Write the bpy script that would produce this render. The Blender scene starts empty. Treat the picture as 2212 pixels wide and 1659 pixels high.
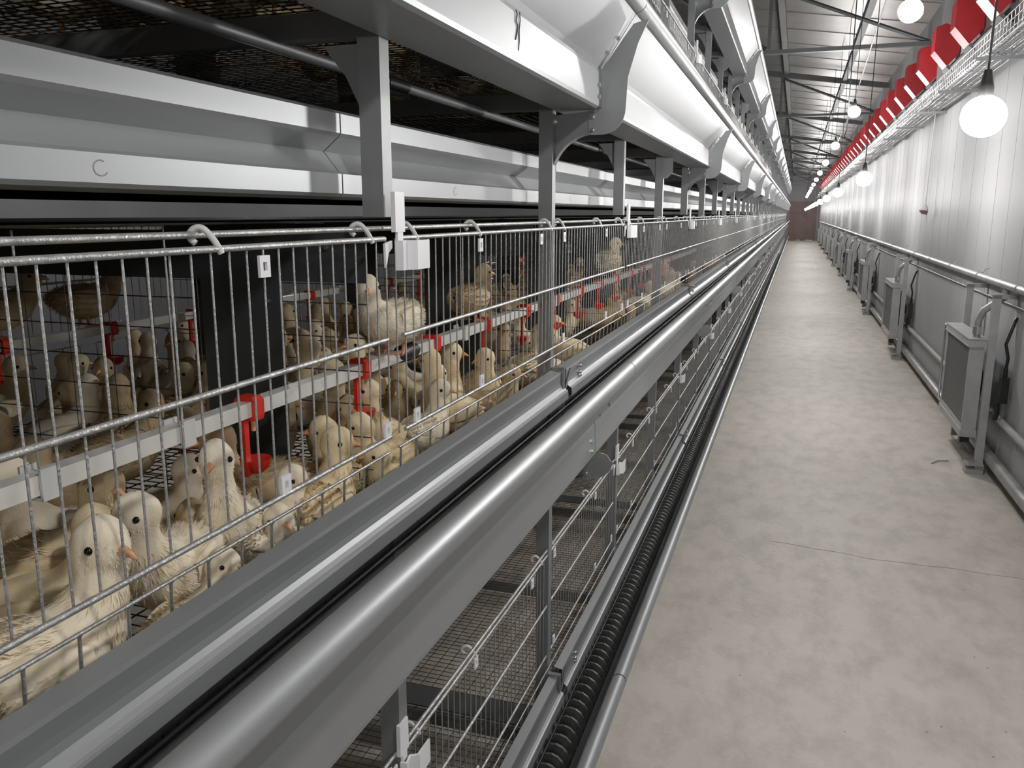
import bpy, bmesh, math, random
from mathutils import Vector, Matrix, noise
random.seed(7)
PI = math.pi
SC = bpy.context.scene
COL = SC.collection
H = 1.8                      # height of the camera above the floor

# ---------------------------------------------------------------- camera
cam_d = bpy.data.cameras.new('camera')
cam_d.sensor_width = 36.0
cam_d.lens = 1800.0 / 2212.0 * 36.0
cam_d.clip_start = 0.05
cam_d.clip_end = 200
cam = bpy.data.objects.new('camera', cam_d)
COL.objects.link(cam)
M3 = Matrix(((0.948121, -0.063595, 0.311484),
             (0.317910, 0.189662, -0.928957),
             (0.0, 0.979788, 0.200040)))
cam.matrix_world = Matrix.Translation((0, 0, H)) @ M3.to_4x4()
SC.camera = cam

# ---------------------------------------------------------------- world, exposure
w = bpy.data.worlds.new('world')
SC.world = w
w.use_nodes = True
w.node_tree.nodes['Background'].inputs[0].default_value = (0.55, 0.62, 0.7, 1)
w.node_tree.nodes['Background'].inputs[1].default_value = 0.02
SC.view_settings.view_transform = 'Standard'
SC.view_settings.look = 'None'
SC.view_settings.gamma = 1
SC.view_settings.use_curve_mapping = False
SC.view_settings.exposure = 0.22
BULB = 300.0                  # emission strength of a bulb

# ---------------------------------------------------------------- materials
def mat(name, col, rough=0.5, metal=0.0, var=0.0, scale=8.0, bump=0.0, bscale=60.0, col2=None, spec=0.5,
        stretch=(1, 1, 1), thr=(0.35, 0.65), sss=0.0, rvar=0.0, emit=None):
    m = bpy.data.materials.new(name)
    m.use_nodes = True
    nt = m.node_tree
    b = nt.nodes['Principled BSDF']
    b.inputs['Roughness'].default_value = rough
    b.inputs['Metallic'].default_value = metal
    b.inputs['Specular IOR Level'].default_value = spec
    tc = nt.nodes.new('ShaderNodeTexCoord')
    mp = nt.nodes.new('ShaderNodeMapping')
    mp.inputs['Scale'].default_value = stretch
    nt.links.new(tc.outputs['Object'], mp.inputs['Vector'])
    n = nt.nodes.new('ShaderNodeTexNoise')
    n.inputs['Scale'].default_value = scale
    n.inputs['Detail'].default_value = 6
    nt.links.new(mp.outputs[0], n.inputs['Vector'])
    r = nt.nodes.new('ShaderNodeValToRGB')
    r.color_ramp.elements[0].position = thr[0]
    r.color_ramp.elements[1].position = thr[1]
    c1 = tuple(col) + (1,)
    c2 = tuple(col2) + (1,) if col2 else tuple(c * (1 - var) for c in col) + (1,)
    r.color_ramp.elements[0].color = c2
    r.color_ramp.elements[1].color = c1
    nt.links.new(n.outputs[0], r.inputs[0])
    nt.links.new(r.outputs[0], b.inputs['Base Color'])
    if rvar:
        mr = nt.nodes.new('ShaderNodeMapRange')
        mr.inputs['To Min'].default_value = max(0.03, rough - rvar)
        mr.inputs['To Max'].default_value = rough + rvar
        nt.links.new(n.outputs[0], mr.inputs[0])
        nt.links.new(mr.outputs[0], b.inputs['Roughness'])
    if bump:
        n2 = nt.nodes.new('ShaderNodeTexNoise')
        n2.inputs['Scale'].default_value = bscale
        n2.inputs['Detail'].default_value = 4
        nt.links.new(mp.outputs[0], n2.inputs['Vector'])
        bp = nt.nodes.new('ShaderNodeBump')
        bp.inputs['Strength'].default_value = bump
        bp.inputs['Distance'].default_value = 0.01
        nt.links.new(n2.outputs[0], bp.inputs['Height'])
        nt.links.new(bp.outputs[0], b.inputs['Normal'])
    if sss:
        b.inputs['Subsurface Weight'].default_value = sss
        b.inputs['Subsurface Radius'].default_value = (0.01, 0.006, 0.003)
    if emit:
        b.inputs['Emission Color'].default_value = tuple(emit[0]) + (1,)
        b.inputs['Emission Strength'].default_value = emit[1]
    return m

GALV = mat('galvanised_steel', (0.345, 0.36, 0.365), 0.44, 0.45, 0.12, 5, rvar=0.06, stretch=(1, .35, 1))
GALVD = mat('dull_galvanised_steel', (0.27, 0.28, 0.285), 0.48, 0.35, 0.15, 9, rvar=0.08)
WIRE = mat('zinc_wire', (0.50, 0.50, 0.49), 0.42, 0.6, 0.25, 40, bump=0.25, bscale=200)
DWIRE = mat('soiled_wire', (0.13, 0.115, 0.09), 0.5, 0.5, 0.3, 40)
ZINC = mat('bright_zinc', (0.75, 0.76, 0.76), 0.22, 0.9, 0.1, 30)
WPLAST = mat('white_plastic', (0.80, 0.80, 0.82), 0.45, 0, 0.03, 12)
GPLAST = mat('grey_clip_plastic', (0.62, 0.62, 0.61), 0.5, 0, 0.08, 20)
PIPE = mat('white_pvc', (0.72, 0.70, 0.66), 0.35, 0, 0.15, 14)
RED = mat('red_plastic', (0.72, 0.035, 0.02), 0.35, 0, 0.12, 10)
BLACKP = mat('black_rubber', (0.012, 0.012, 0.012), 0.4, 0, 0.2, 10)
BELT = mat('manure_belt', (0.07, 0.062, 0.05), 0.9, 0, 0.4, 4, spec=0.08, col2=(0.045, 0.040, 0.03))
BELTL = mat('clean_pale_belt', (0.62, 0.57, 0.51), 0.6, 0, 0.4, 7, col2=(0.42, 0.37, 0.31), bump=0.2, bscale=30)
SHEET = mat('dark_partition_sheet', (0.06, 0.067, 0.068), 0.4, 0.3, 0.2, 5)
LITTER = mat('litter', (0.50, 0.33, 0.20), 0.85, 0, 0.6, 50, col2=(0.12, 0.07, 0.04))
AUG = mat('dark_auger_steel', (0.15, 0.15, 0.147), 0.5, 0.2, 0.3, 20)
FLESH = mat('leg_skin', (0.62, 0.28, 0.16), 0.55, 0, 0.2, 60)
BEAK = mat('beak_horn', (0.78, 0.40, 0.20), 0.4, 0, 0.2, 60)
EYE = mat('eye_black', (0.008, 0.006, 0.005), 0.12, 0)
GLASS = bpy.data.materials.new('bulb_glow')
GLASS.use_nodes = True
_b = GLASS.node_tree.nodes['Principled BSDF']
_b.inputs['Base Color'].default_value = (0.9, 0.9, 0.9, 1)
_b.inputs['Emission Color'].default_value = (1.0, 0.98, 0.96, 1)
_b.inputs['Emission Strength'].default_value = BULB
CONC = mat('concrete_floor', (0.575, 0.535, 0.48), 0.6, 0, 0.14, 2.2, bump=0.15, bscale=40, rvar=0.1, thr=(.3, .7))
WALLM = mat('white_wall_panel', (0.40, 0.398, 0.405), 0.55, 0.0, 0.05, 1.5, spec=0.15)
WALLD = mat('wall_panel_painted_dim', (0.10, 0.10, 0.105), 0.6, 0.0, 0.1, 1.5)  # wall panel darkened in its colour to stand for the dim far aisle
CEIL = mat('foil_ceiling_sheet', (0.29, 0.28, 0.265), 0.42, 0.25, 0.12, 3)
TRUSSM = mat('grey_painted_steel', (0.12, 0.125, 0.13), 0.5, 0.3, 0.2, 6)
DOORM = mat('brown_door_haze_tint', (0.30, 0.22, 0.20), 0.7, 0, 0.2, 2)  # door brown, lightened in the colour to stand for distant haze
INLW = mat('white_inlet_plastic', (0.22, 0.22, 0.22), 0.6, 0, 0.05, 3, spec=.2)
INLR = mat('red_inlet_plastic', (0.62, 0.03, 0.04), 0.42, 0, 0.15, 6)
HEAT = mat('heater_grey_paint', (0.42, 0.42, 0.42), 0.45, 0.2, 0.15, 12)
FIN = mat('heater_fins', (0.16, 0.165, 0.17), 0.5, 0.5, 0.5, 60, stretch=(1, 6, 0.5))
PIPEG = mat('grey_steel_pipe', (0.42, 0.41, 0.40), 0.45, 0.4, 0.25, 7)
BROWN = mat('brown_sensor_housing', (0.16, 0.07, 0.05), 0.5, 0)

# concrete: add dark stains and speckles of its own
nt = CONC.node_tree
_bs = nt.nodes['Principled BSDF']
_src = _bs.inputs['Base Color'].links[0].from_socket
_tc = nt.nodes.new('ShaderNodeTexCoord')
_mp = nt.nodes.new('ShaderNodeMapping'); _mp.inputs['Scale'].default_value = (1, .55, 1)
nt.links.new(_tc.outputs['Object'], _mp.inputs[0])
_n = nt.nodes.new('ShaderNodeTexNoise'); _n.inputs['Scale'].default_value = 7; _n.inputs['Detail'].default_value = 9
_n.inputs['Roughness'].default_value = 0.68
nt.links.new(_mp.outputs[0], _n.inputs['Vector'])
_r = nt.nodes.new('ShaderNodeValToRGB')
_r.color_ramp.elements[0].position = .36; _r.color_ramp.elements[0].color = (.80, .79, .79, 1)
_r.color_ramp.elements[1].position = .56; _r.color_ramp.elements[1].color = (1, 1, 1, 1)
nt.links.new(_n.outputs[0], _r.inputs[0])
_v = nt.nodes.new('ShaderNodeTexVoronoi'); _v.inputs['Scale'].default_value = 9
nt.links.new(_tc.outputs['Object'], _v.inputs['Vector'])
_r2 = nt.nodes.new('ShaderNodeValToRGB')
_r2.color_ramp.elements[0].position = .035; _r2.color_ramp.elements[0].color = (.35, .33, .3, 1)
_r2.color_ramp.elements[1].position = .05; _r2.color_ramp.elements[1].color = (1, 1, 1, 1)
nt.links.new(_v.outputs[0], _r2.inputs[0])
_m = nt.nodes.new('ShaderNodeMix'); _m.data_type = 'RGBA'; _m.blend_type = 'MULTIPLY'; _m.inputs[0].default_value = 1
_m2 = nt.nodes.new('ShaderNodeMix'); _m2.data_type = 'RGBA'; _m2.blend_type = 'MULTIPLY'; _m2.inputs[0].default_value = .8
nt.links.new(_src, _m.inputs[6]); nt.links.new(_r.outputs[0], _m.inputs[7])
nt.links.new(_m.outputs[2], _m2.inputs[6]); nt.links.new(_r2.outputs[0], _m2.inputs[7])
nt.links.new(_m2.outputs[2], _bs.inputs['Base Color'])


def plumage(name, c1, c2):
    m = mat(name, c1, 0.9, 0, 0, 22, col2=c2, bump=0.12, bscale=240, spec=0.12, sss=0.0, thr=(.36, .64))
    return m

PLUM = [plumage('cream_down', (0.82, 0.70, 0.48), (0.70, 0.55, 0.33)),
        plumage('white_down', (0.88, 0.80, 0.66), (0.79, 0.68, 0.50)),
        plumage('buff_and_shade_down', (0.62, 0.49, 0.31), (0.46, 0.34, 0.20))]  # buff down; its brown also stands for the shade inside the cages

# ---------------------------------------------------------------- mesh helpers
class MB:
    """collects faces; build() links them as ONE mesh object"""
    def __init__(s):
        s.v = []; s.f = []; s.m = []; s.sm = []
    def add(s, vs, fs, mi=0, smooth=False):
        o = len(s.v)
        s.v += [tuple(v) for v in vs]
        for f in fs:
            s.f.append(tuple(i + o for i in f)); s.m.append(mi); s.sm.append(smooth)
        return s
    def box(s, a, b, mi=0):
        x0, y0, z0 = a; x1, y1, z1 = b
        vs = [(x0, y0, z0), (x1, y0, z0), (x1, y1, z0), (x0, y1, z0), (x0, y0, z1), (x1, y0, z1), (x1, y1, z1), (x0, y1, z1)]
        return s.add(vs, [(0, 3, 2, 1), (4, 5, 6, 7), (0, 1, 5, 4), (1, 2, 6, 5), (2, 3, 7, 6), (3, 0, 4, 7)], mi)
    def tube(s, pts, r, n=8, mi=0, cap=True, smooth=True):
        pts = [Vector(p) for p in pts]
        rs = r if isinstance(r, (list, tuple)) else [r] * len(pts)
        rings = []
        up = Vector((0, 0, 1)); prev = None
        for i, p in enumerate(pts):
            if i == 0: t = pts[1] - p
            elif i == len(pts) - 1: t = p - pts[i - 1]
            else: t = (pts[i + 1] - p).normalized() + (p - pts[i - 1]).normalized()
            if t.length < 1e-9: t = Vector((0, 0, 1))
            t.normalize()
            if prev is None:
                a = up if abs(t.z) < .9 else Vector((1, 0, 0))
                u = t.cross(a).normalized()
            else:
                u = (prev - t * prev.dot(t)).normalized()
            prev = u
            vv = t.cross(u)
            rings.append([p + (u * math.cos(2 * PI * k / n) + vv * math.sin(2 * PI * k / n)) * rs[i] for k in range(n)])
        vs = [v for rg in rings for v in rg]
        fs = []
        for i in range(len(rings) - 1):
            for k in range(n):
                a = i * n + k; b = i * n + (k + 1) % n
                fs.append((a, b, b + n, a + n))
        s.add(vs, fs, mi, smooth)
        if cap:
            s.add(rings[0], [tuple(range(n - 1, -1, -1))], mi)
            s.add(rings[-1], [tuple(range(n))], mi)
        return s
    def sheet(s, prof, y0, y1, t=0.0015, mi=0, smooth=False):
        """open XZ polyline extruded along Y with thickness t"""
        n = len(prof)
        off = []
        for i in range(n):
            a = prof[max(0, i - 1)]; b = prof[min(n - 1, i + 1)]
            dx, dz = b[0] - a[0], b[1] - a[1]
            l = math.hypot(dx, dz) or 1
            off.append((prof[i][0] - dz / l * t, prof[i][1] + dx / l * t))
        loop = list(prof) + off[::-1]
        m = len(loop)
        vs = [(x, y0, z) for x, z in loop] + [(x, y1, z) for x, z in loop]
        fs = []
        for i in range(m):
            j = (i + 1) % m
            fs.append((i, j, j + m, i + m))
        s.add(vs, fs, mi, smooth)
        for yb, base in ((0, 0), (1, m)):
            q = []
            for i in range(n - 1):
                f = (base + i, base + i + 1, base + m - 2 - i, base + m - 1 - i)
                q.append(f)
            s.add(vs, q, mi)
        return s
    def prism(s, poly, axis, a, b, mi=0):
        """closed polygon extruded along axis: 'y' -> poly is (x,z); 'x' -> (y,z); 'z' -> (x,y)"""
        def P(u, v, w):
            return {'y': (u, w, v), 'x': (w, u, v), 'z': (u, v, w)}[axis]
        n = len(poly)
        vs = [P(u, v, a) for u, v in poly] + [P(u, v, b) for u, v in poly]
        fs = [tuple(range(n)), tuple(range(2 * n - 1, n - 1, -1))]
        for i in range(n):
            j = (i + 1) % n
            fs.append((i, i + n, j + n, j))
        return s.add(vs, fs, mi)
    def ball(s, c, r, n=12, m=8, mi=0, sc=(1, 1, 1)):
        vs = []; fs = []
        for i in range(m + 1):
            th = PI * i / m
            for k in range(n):
                ph = 2 * PI * k / n
                vs.append((c[0] + r * sc[0] * math.sin(th) * math.cos(ph), c[1] + r * sc[1] * math.sin(th) * math.sin(ph), c[2] + r * sc[2] * math.cos(th)))
        for i in range(m):
            for k in range(n):
                fs.append((i * n + k, i * n + (k + 1) % n, (i + 1) * n + (k + 1) % n, (i + 1) * n + k))
        return s.add(vs, fs, mi, True)
    def build(s, name, mats, parent=None, org=(0, 0, 0), fixn=True):
        me = bpy.data.meshes.new(name)
        me.from_pydata([(v[0] - org[0], v[1] - org[1], v[2] - org[2]) for v in s.v], [], s.f)
        if not isinstance(mats, (list, tuple)): mats = [mats]
        for m in mats: me.materials.append(m)
        for p, mi, sm in zip(me.polygons, s.m, s.sm):
            p.material_index = mi; p.use_smooth = sm
        if fixn:
            bm = bmesh.new(); bm.from_mesh(me)
            bmesh.ops.recalc_face_normals(bm, faces=bm.faces)
            bm.to_mesh(me); bm.free()
        me.update()
        o = bpy.data.objects.new(name, me)
        COL.objects.link(o)
        if parent is not None:
            o.parent = parent
        else:
            o.location = org
        return o


def tag(o, label=None, cat=None, group=None, kind=None):
    if label: o['label'] = label
    if cat: o['category'] = cat
    if group: o['group'] = group
    if kind: o['kind'] = kind
    return o

def empty(name, loc, label, cat, group=None):
    o = bpy.data.objects.new(name, None)
    o.empty_display_size = 0.05
    o.location = loc
    COL.objects.link(o)
    return tag(o, label, cat, group)

KIDS = {}
def kids(o):
    return KIDS.get(o.name, [])
def reg(p, c):
    KIDS.setdefault(p.name, []).append(c)
    return c

def dup(o, loc=None, label=None, group=None, rot=None, scale=None, parent=None):
    c = o.copy()
    COL.objects.link(c)
    if parent is not None: c.parent = parent
    if loc is not None: c.location = loc
    if rot is not None: c.rotation_euler = rot
    if scale is not None: c.scale = scale
    if label: c['label'] = label
    if group: c['group'] = group
    for k in kids(o):
        reg(c, dup(k, parent=c))
    return c

def part(mb, name, m, parent, org=(0, 0, 0), **kw):
    o = mb.build(name, m, parent, org)
    reg(parent, o)
    tag(o, **kw)
    return o

ORD = ['nearest', 'second', 'third', 'fourth', 'fifth', 'sixth', 'seventh', 'eighth', 'ninth', 'tenth', 'eleventh', 'twelfth']
def nth(k):
    return ORD[k] if k < len(ORD) else None

S = 1.034                     # bay length
Y0 = 1.29                     # first post in view
NB = 54                       # bays
TIER = 0.993
def tz(k): return H + (k - 1) * TIER      # height of tier k's own zero (tier 1 = eye level)
TN = {0: 'bottom', 1: 'middle', 2: 'upper', 3: 'top'}
YEND = Y0 + S * NB

# ================================================================ setting
def struct(mb, name, m):
    o = mb.build(name, m)
    o['kind'] = 'structure'
    return o
WX = 1.45; LX = -5.2; YB = -5.0; YF = 62.0
struct(MB().box((LX, YB, -0.1), (WX + .1, YF, 0)), 'floor', CONC)
mb = MB()                      # right wall: panels with shallow ribs
y = YB
prof = [(YB, 0)]
while y < YF:
    mb.box((WX, y + .004, 0), (WX + .05, min(y + .996, YF), 4.35))
    for q in (.5,):
        mb.box((WX - .0015, y + q - .012, 0), (WX + .01, y + q + .012, 4.35))
    y += 1.0
mb.box((WX + .02, YB, 0), (WX + .1, YF, 4.4))
struct(mb, 'wall_right', WALLM)
struct(MB().box((LX - .1, YB, 0), (LX, YF, 5.4)), 'wall_left', WALLD)
struct(MB().box((LX, YB - .1, 0), (WX + .1, YB, 5.6)), 'wall_back', WALLM)
struct(MB().box((LX, YF, 0), (WX + .1, YF + .1, 5.6)), 'wall_front', WALLM)
# roof: two slopes of ribbed sheet
def roofz(x): return H + 2.42 + 0.15 * (WX - x)
RX = -1.9
mb = MB()
zr = roofz(RX)
mb.prism([(WX + .1, roofz(WX + .1)), (RX, zr), (LX - .1, zr - .15 * (RX - LX)), (LX - .1, zr + .06 - .15 * (RX - LX)), (RX, zr + .06), (WX + .1, roofz(WX + .1) + .06)], 'y', YB, YF)
y = YB
while y < YF:
    mb.prism([(WX, roofz(WX)), (RX, zr), (RX, zr - .010), (WX, roofz(WX) - .010)], 'y', y, y + .02)
    y += 1.1
struct(mb, 'ceiling', CEIL)
door = struct(MB().box((-0.55, YF - .06, 0), (1.28, YF - .002, 2.65)), 'door_1', DOORM)
mb = MB()
for a, b in (((-.62, YF - .08, 0), (-.55, YF - .002, 2.72)), ((1.28, YF - .08, 0), (1.36, YF - .002, 2.72)), ((-.55, YF - .08, 2.65), (1.28, YF - .002, 2.72))):
    mb.box(a, b)
fr = mb.build('door_frame', WALLM, door)
hd = MB().tube([(1.12, YF - .07, 1.05), (1.12, YF - .11, 1.05), (1.0, YF - .11, 1.05)], .012).build('door_handle', ZINC, door)
struct(MB().box((WX - .012, YB, 0), (WX - .002, YF, .10)), 'baseboard_right', PIPEG)
mb = MB()
mb.tube([(WX - .03, YB, H - 1.40), (WX - .03, YF, H - 1.40)], .024, 10)
struct(mb, 'trim_1', WALLM)

# trusses and purlins
TY = [10.6 + 6.75 * k for k in range(-2, 8)]
first = None
for k, ty in enumerate(TY):
    if first is None:
        t = empty('roof_truss', (0, 0, H), 'x', 'roof truss')
        c = MB(); c.box((-4.9, -.03, 1.80), (1.44, .03, 1.845))
        part(c, 'bottom_chord', TRUSSM, t)
        c = MB()
        c.prism([(1.44, 2.24), (RX, 2.24 + .15 * (1.44 - RX)), (RX, 2.34 + .15 * (1.44 - RX)), (1.44, 2.34)], 'y', -.04, .04)
        c.prism([(LX + .1, 2.24 + .02), (RX, 2.24 + .15 * (1.44 - RX)), (RX, 2.34 + .15 * (1.44 - RX)), (LX + .1, 2.36)], 'y', -.04, .04)
        part(c, 'rafter', TRUSSM, t)
        for x in (-.43, -2.4, -3.9):
            part(MB().box((x - .02, -.02, 1.86), (x + .02, .02, roofz(x) - H - .16 if x > RX else 2.45)), 'upright', TRUSSM, t)
        for a, b in (((-.40, 2.50), (1.25, 1.84)), ((-.46, 1.86), (-1.8, 2.68)), ((-2.0, 2.6), (-3.8, 1.86))):
            part(MB().tube([(a[0], 0, a[1]), (b[0], 0, b[1])], .022, 4, smooth=False), 'brace', TRUSSM, t)
        first = t
        t.location = (0, ty, H)
        cur = t
    else:
        cur = dup(first, (0, ty, H))
    if k < 2:
        cur['label'] = 'dark steel roof truss overhead %s the camera' % ('well behind' if k == 0 else 'just above and ahead of')
    elif k - 2 < 5:
        cur['label'] = '%s grey steel roof truss crossing the aisle, counted away from the viewer' % ORD[k - 2]
    else:
        cur['label'] = 'grey steel roof truss among the most distant ones near the end wall'
        cur['group'] = 'distant roof trusses'
# purlins under the roof
px = [(.68, 'dark purlin beam under the ceiling nearer the white wall'), (-.35, 'dark purlin beam under the ceiling above the cage row edge'), (-1.4, 'dark purlin beam near the roof ridge')]
for x, lb in px:
    o = MB().box((x - .04, YB, roofz(x) - .13), (x + .04, YF, roofz(x) - .034)).build('purlin', TRUSSM, None, (x, 0, roofz(x) - .1))
    tag(o, lb, 'roof beam')
# wall columns at trusses
c0 = None
for k, ty in enumerate(TY[1:]):
    if c0 is None:
        c0 = MB().box((WX - .09, -.06, H + 1.1), (WX - .001, .06, H + 2.25)).build('wall_column', WALLM)
        c0.location = (0, ty, 0); cur = c0
    else:
        cur = dup(c0, (0, ty, 0))
    if k < 5: tag(cur, '%s white steel column standing against the right wall' % ORD[k], 'column')
    else: tag(cur, 'white steel wall column near the far end of the aisle', 'column', 'far wall columns')

# ================================================================ bulbs
def make_bulb(cord, label):
    t = empty('hanging_bulb', (0, 0, 0), label, 'light bulb')
    part(MB().ball((0, 0, 0), .062, 20, 12, sc=(1, 1, .95)), 'globe', GLASS, t)
    part(MB().tube([(0, 0, .055), (0, 0, .085), (0, 0, .09), (0, 0, .13)], [.022, .020, .018, .010], 12), 'socket', BLACKP, t)
    part(MB().tube([(0, 0, .13), (.01, .0, .13 + cord * .5), (0, 0, .13 + cord)], .0035, 6), 'cord', BLACKP, t)
    return t
low0 = make_bulb(roofz(.5) - (H + .28) - .13, 'x')
high0 = make_bulb(roofz(.5) - (H + 1.05) - .13, 'x')
for k in range(14):
    y = 2.86 + 4.69 * (k - 1)
    z = H + .28
    o = low0 if k == 0 else dup(low0)
    o.location = (.5, y, z)
    if k == 0: o['label'] = 'low hanging bulb behind the camera over the aisle'
    elif k < 6: o['label'] = '%s glowing bulb of the lower row hanging low over the aisle' % ORD[k - 1]
    else: o['label'] = 'small distant glowing bulb of the low row, merging into a bright streak'; o['group'] = 'distant low bulbs'
for k in range(13):
    y = .44 + 4.69 * k
    o = high0 if k == 0 else dup(high0)
    o.location = (.5, y, H + 1.05)
    if k == 0: o['label'] = 'high bulb hanging directly above the camera'
    elif k < 7: o['label'] = '%s glowing bulb of the upper row hanging near the trusses' % ORD[k - 1]
    else: o['label'] = 'small distant glowing bulb of the high row near the end wall'; o['group'] = 'distant high bulbs'
for k in range(2):
    dup(low0, (-3.7, 5.2 + 4.7 * k, H + .35), '%s bulb hanging in the aisle behind the cage row' % ORD[k], 'bulbs in the hidden aisle')
# ================================================================ cage rack
# ---- posts
def post_mesh(mb, gap=False):
    if gap:                    # at a door joint the post stops above and below the door opening
        for z0, z1 in ((-H, -.56), (-.005, 2.02)):
            x0, x1 = -.700, -.660
            mb.box((x0, 0, z0), (x1, .003, z1)); mb.box((x1 - .003, .003, z0), (x1, .034, z1))
            mb.box((x0, .003, z0), (x0 + .003, .034, z1)); mb.box((x1 - .012, .031, z0), (x1 - .003, .034, z1))
        return mb
    # C channel: web faces -Y, flanges towards the aisle
    x0, x1 = -.700, -.660
    mb.box((x0, 0, -H), (x1, .003, 2.02))
    mb.box((x1 - .003, .003, -H), (x1, .034, 2.02))
    mb.box((x0, .003, -H), (x0 + .003, .034, 2.02))
    mb.box((x1 - .003, .031, -H), (x1 - .012, .034, 2.02))
    return mb

def arc(cx, cz, r, a0, a1, n=10):
    return [(cx + r * math.cos(math.radians(a0 + (a1 - a0) * i / n)), cz + r * math.sin(math.radians(a0 + (a1 - a0) * i / n))) for i in range(n + 1)]

def make_post(kind, gap):
    t = empty('rack_post', (0, 0, H), 'x', 'rack post')
    part(post_mesh(MB(), gap), 'channel', GALVD, t)
    for s in range(4):
        dz = (s - 1) * TIER
        z0 = .283 - TIER + dz               # underside of the trough at the bottom of tier s
        if kind == 'C' and s > 0:
            # gusset: triangular plate with a concave lower edge
            g = [(-.662, z0 - .012), (-.55, z0 - .002), (-.545, z0 - .06)] + arc(-.542, z0 - .19, .125, 95, 178, 9) + [(-.662, z0 - .20)]
            part(MB().prism(g, 'y', .036, .039), 'gusset', GALVD, t)
            fl = [(-.56, z0 - .062)] + arc(-.542, z0 - .19, .127, 97, 178, 9)
            part(MB().sheet(fl, .012, .037, .002), 'gusset_flange', GALVD, t)
            # C shaped hanger plate
            c = [(-.565, z0 - .012), (-.53, z0 - .0015), (-.533, z0 + .10), (-.447, z0 + .215), (-.405, z0 + .225), (-.433, z0 + .165)] + \
                [(-.458, z0 + .08), (-.462, z0 + .0)] + arc(-.53, z0 + .0, .068, 0, -90, 8) + [(-.565, z0 - .068)]
            if s == 1:
                c = [(-.565, z0 - .012), (-.532, z0 - .0015), (-.515, z0 + .012), (-.492, z0 + .006), (-.480, z0 - .012)] + arc(-.53, z0 - .012, .056, 0, -90, 8) + [(-.565, z0 - .068)]
            hgr = part(MB().prism(c, 'y', .030, .035), 'hanger_plate', GALV, t)
            for bx, bz in ((-.553, z0 - .02), (-.553, z0 - .055), (-.66, z0 - .03)):
                b = MB().tube([(bx, .036, bz), (bx, .026, bz)], .007, 6, smooth=False)
                b.tube([(bx, .028, bz), (bx, .018, bz)], .004, 8)
                part(b, 'bolt', ZINC, hgr)
        elif kind == 'H' and s > 0:
            g = [(-.662, z0 - .004), (-.618, z0 - .004), (-.618, z0 - .075), (-.645, z0 - .105), (-.662, z0 - .105)]
            part(MB().prism(g, 'y', .036, .039), 'gusset', GALVD, t)
        if s > 0 and kind != 'C':
            g = [(-.700, z0 - .01), (-.765, z0 - .01), (-.725, z0 - .06), (-.700, z0 - .11)]
            part(MB().prism(g, 'y', .004, .007), 'inner_gusset', GALVD, t)
        # cross beam under the cage floor
        part(MB().box((-2.1, .005, z0 - .0), (-.702, .03, z0 + .045)), 'cross_beam', GALVD, t)
    part(MB().box((-.74, -.03, -H), (-.65, .07, -H + .006)), 'foot_plate', GALVD, t)
    return t
KP = {}
for k in range(-1, NB + 1):
    y = Y0 + S * k
    kind = 'C' if k % 3 == 1 else ('H' if k % 3 == 0 and k > 0 else 'N')
    key = (kind, k % 2 == 0)
    if key in KP: o = dup(KP[key])
    else: o = KP[key] = make_post(*key)
    o.location = (0, y, H)
    ds = {'C': 'with a curved trough bracket', 'N': 'without any trough bracket', 'H': 'with a small stub gusset'}[kind]
    if k < 0: lb = 'grey steel rack post just outside the left edge of the frame'
    elif k < 9: lb = '%s grey steel rack post from the viewer, %s' % (ORD[k], ds); 
    else: lb = 'grey steel rack post far down the row %s' % ds; o['group'] = 'far rack posts ' + ds
    o['label'] = lb

# ---- troughs
TROUGH = [(-.657, .283), (-.537, .283), (-.531, .287), (-.530, .295), (-.532, .375), (-.534, .385), (-.527, .397), (-.443, .524)]
LIP = [(-.437 + .022 * math.cos(math.radians(a)), .550 + .022 * math.sin(math.radians(a))) for a in (-80, -60, -30, 0, 30, 60, 90, 120, 150, 180, 200)]
def make_trough(L, label):
    t = empty('feed_trough', (0, 0, 0), label, 'feed trough')
    mb = MB()
    mb.sheet([(x, z) for x, z in TROUGH], .003, L - .003, -.0015)
    part(mb, 'trough_shell', GALV, t)
    mb = MB(); mb.sheet([(-.443, .524)] + LIP, .003, L - .003, -.0015, smooth=True)
    part(mb, 'rolled_lip', GALV, t)
    # back wall under the fence
    part(MB().sheet([(-.657, .283), (-.666, .30), (-.666, .47)], .003, L - .003, .0015), 'back_wall', GALVD, t)
    for z in (.31, .34, .42, .455):
        x = -.529 if z < .4 else -.529 + (z - .39) * .76
        part(MB().tube([(x - .002, L - .05, z), (x + .006, L - .05, z)], .0055, 6, smooth=False), 'bolt', ZINC, t)
    return t
L3 = 3 * S
tr0 = make_trough(L3, 'x')
YT = Y0 + S + .035 - L3 * 2
nT = int((YEND - YT) / L3) + 1
first = True
for tier in range(4):
    for k in range(nT):
        y = YT + L3 * k
        if y < -2.2: continue
        o = tr0 if first else dup(tr0)
        first = False
        o.location = (0, y, tz(tier) - TIER)
        i = k - 1
        if i < 5: o['label'] = '%s length of the %s galvanised feed trough with a rolled lip' % (ORD[i], TN[tier])
        else: o['label'] = 'distant length of the %s galvanised feed trough' % TN[tier]; o['group'] = 'distant %s trough lengths' % TN[tier]
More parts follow.
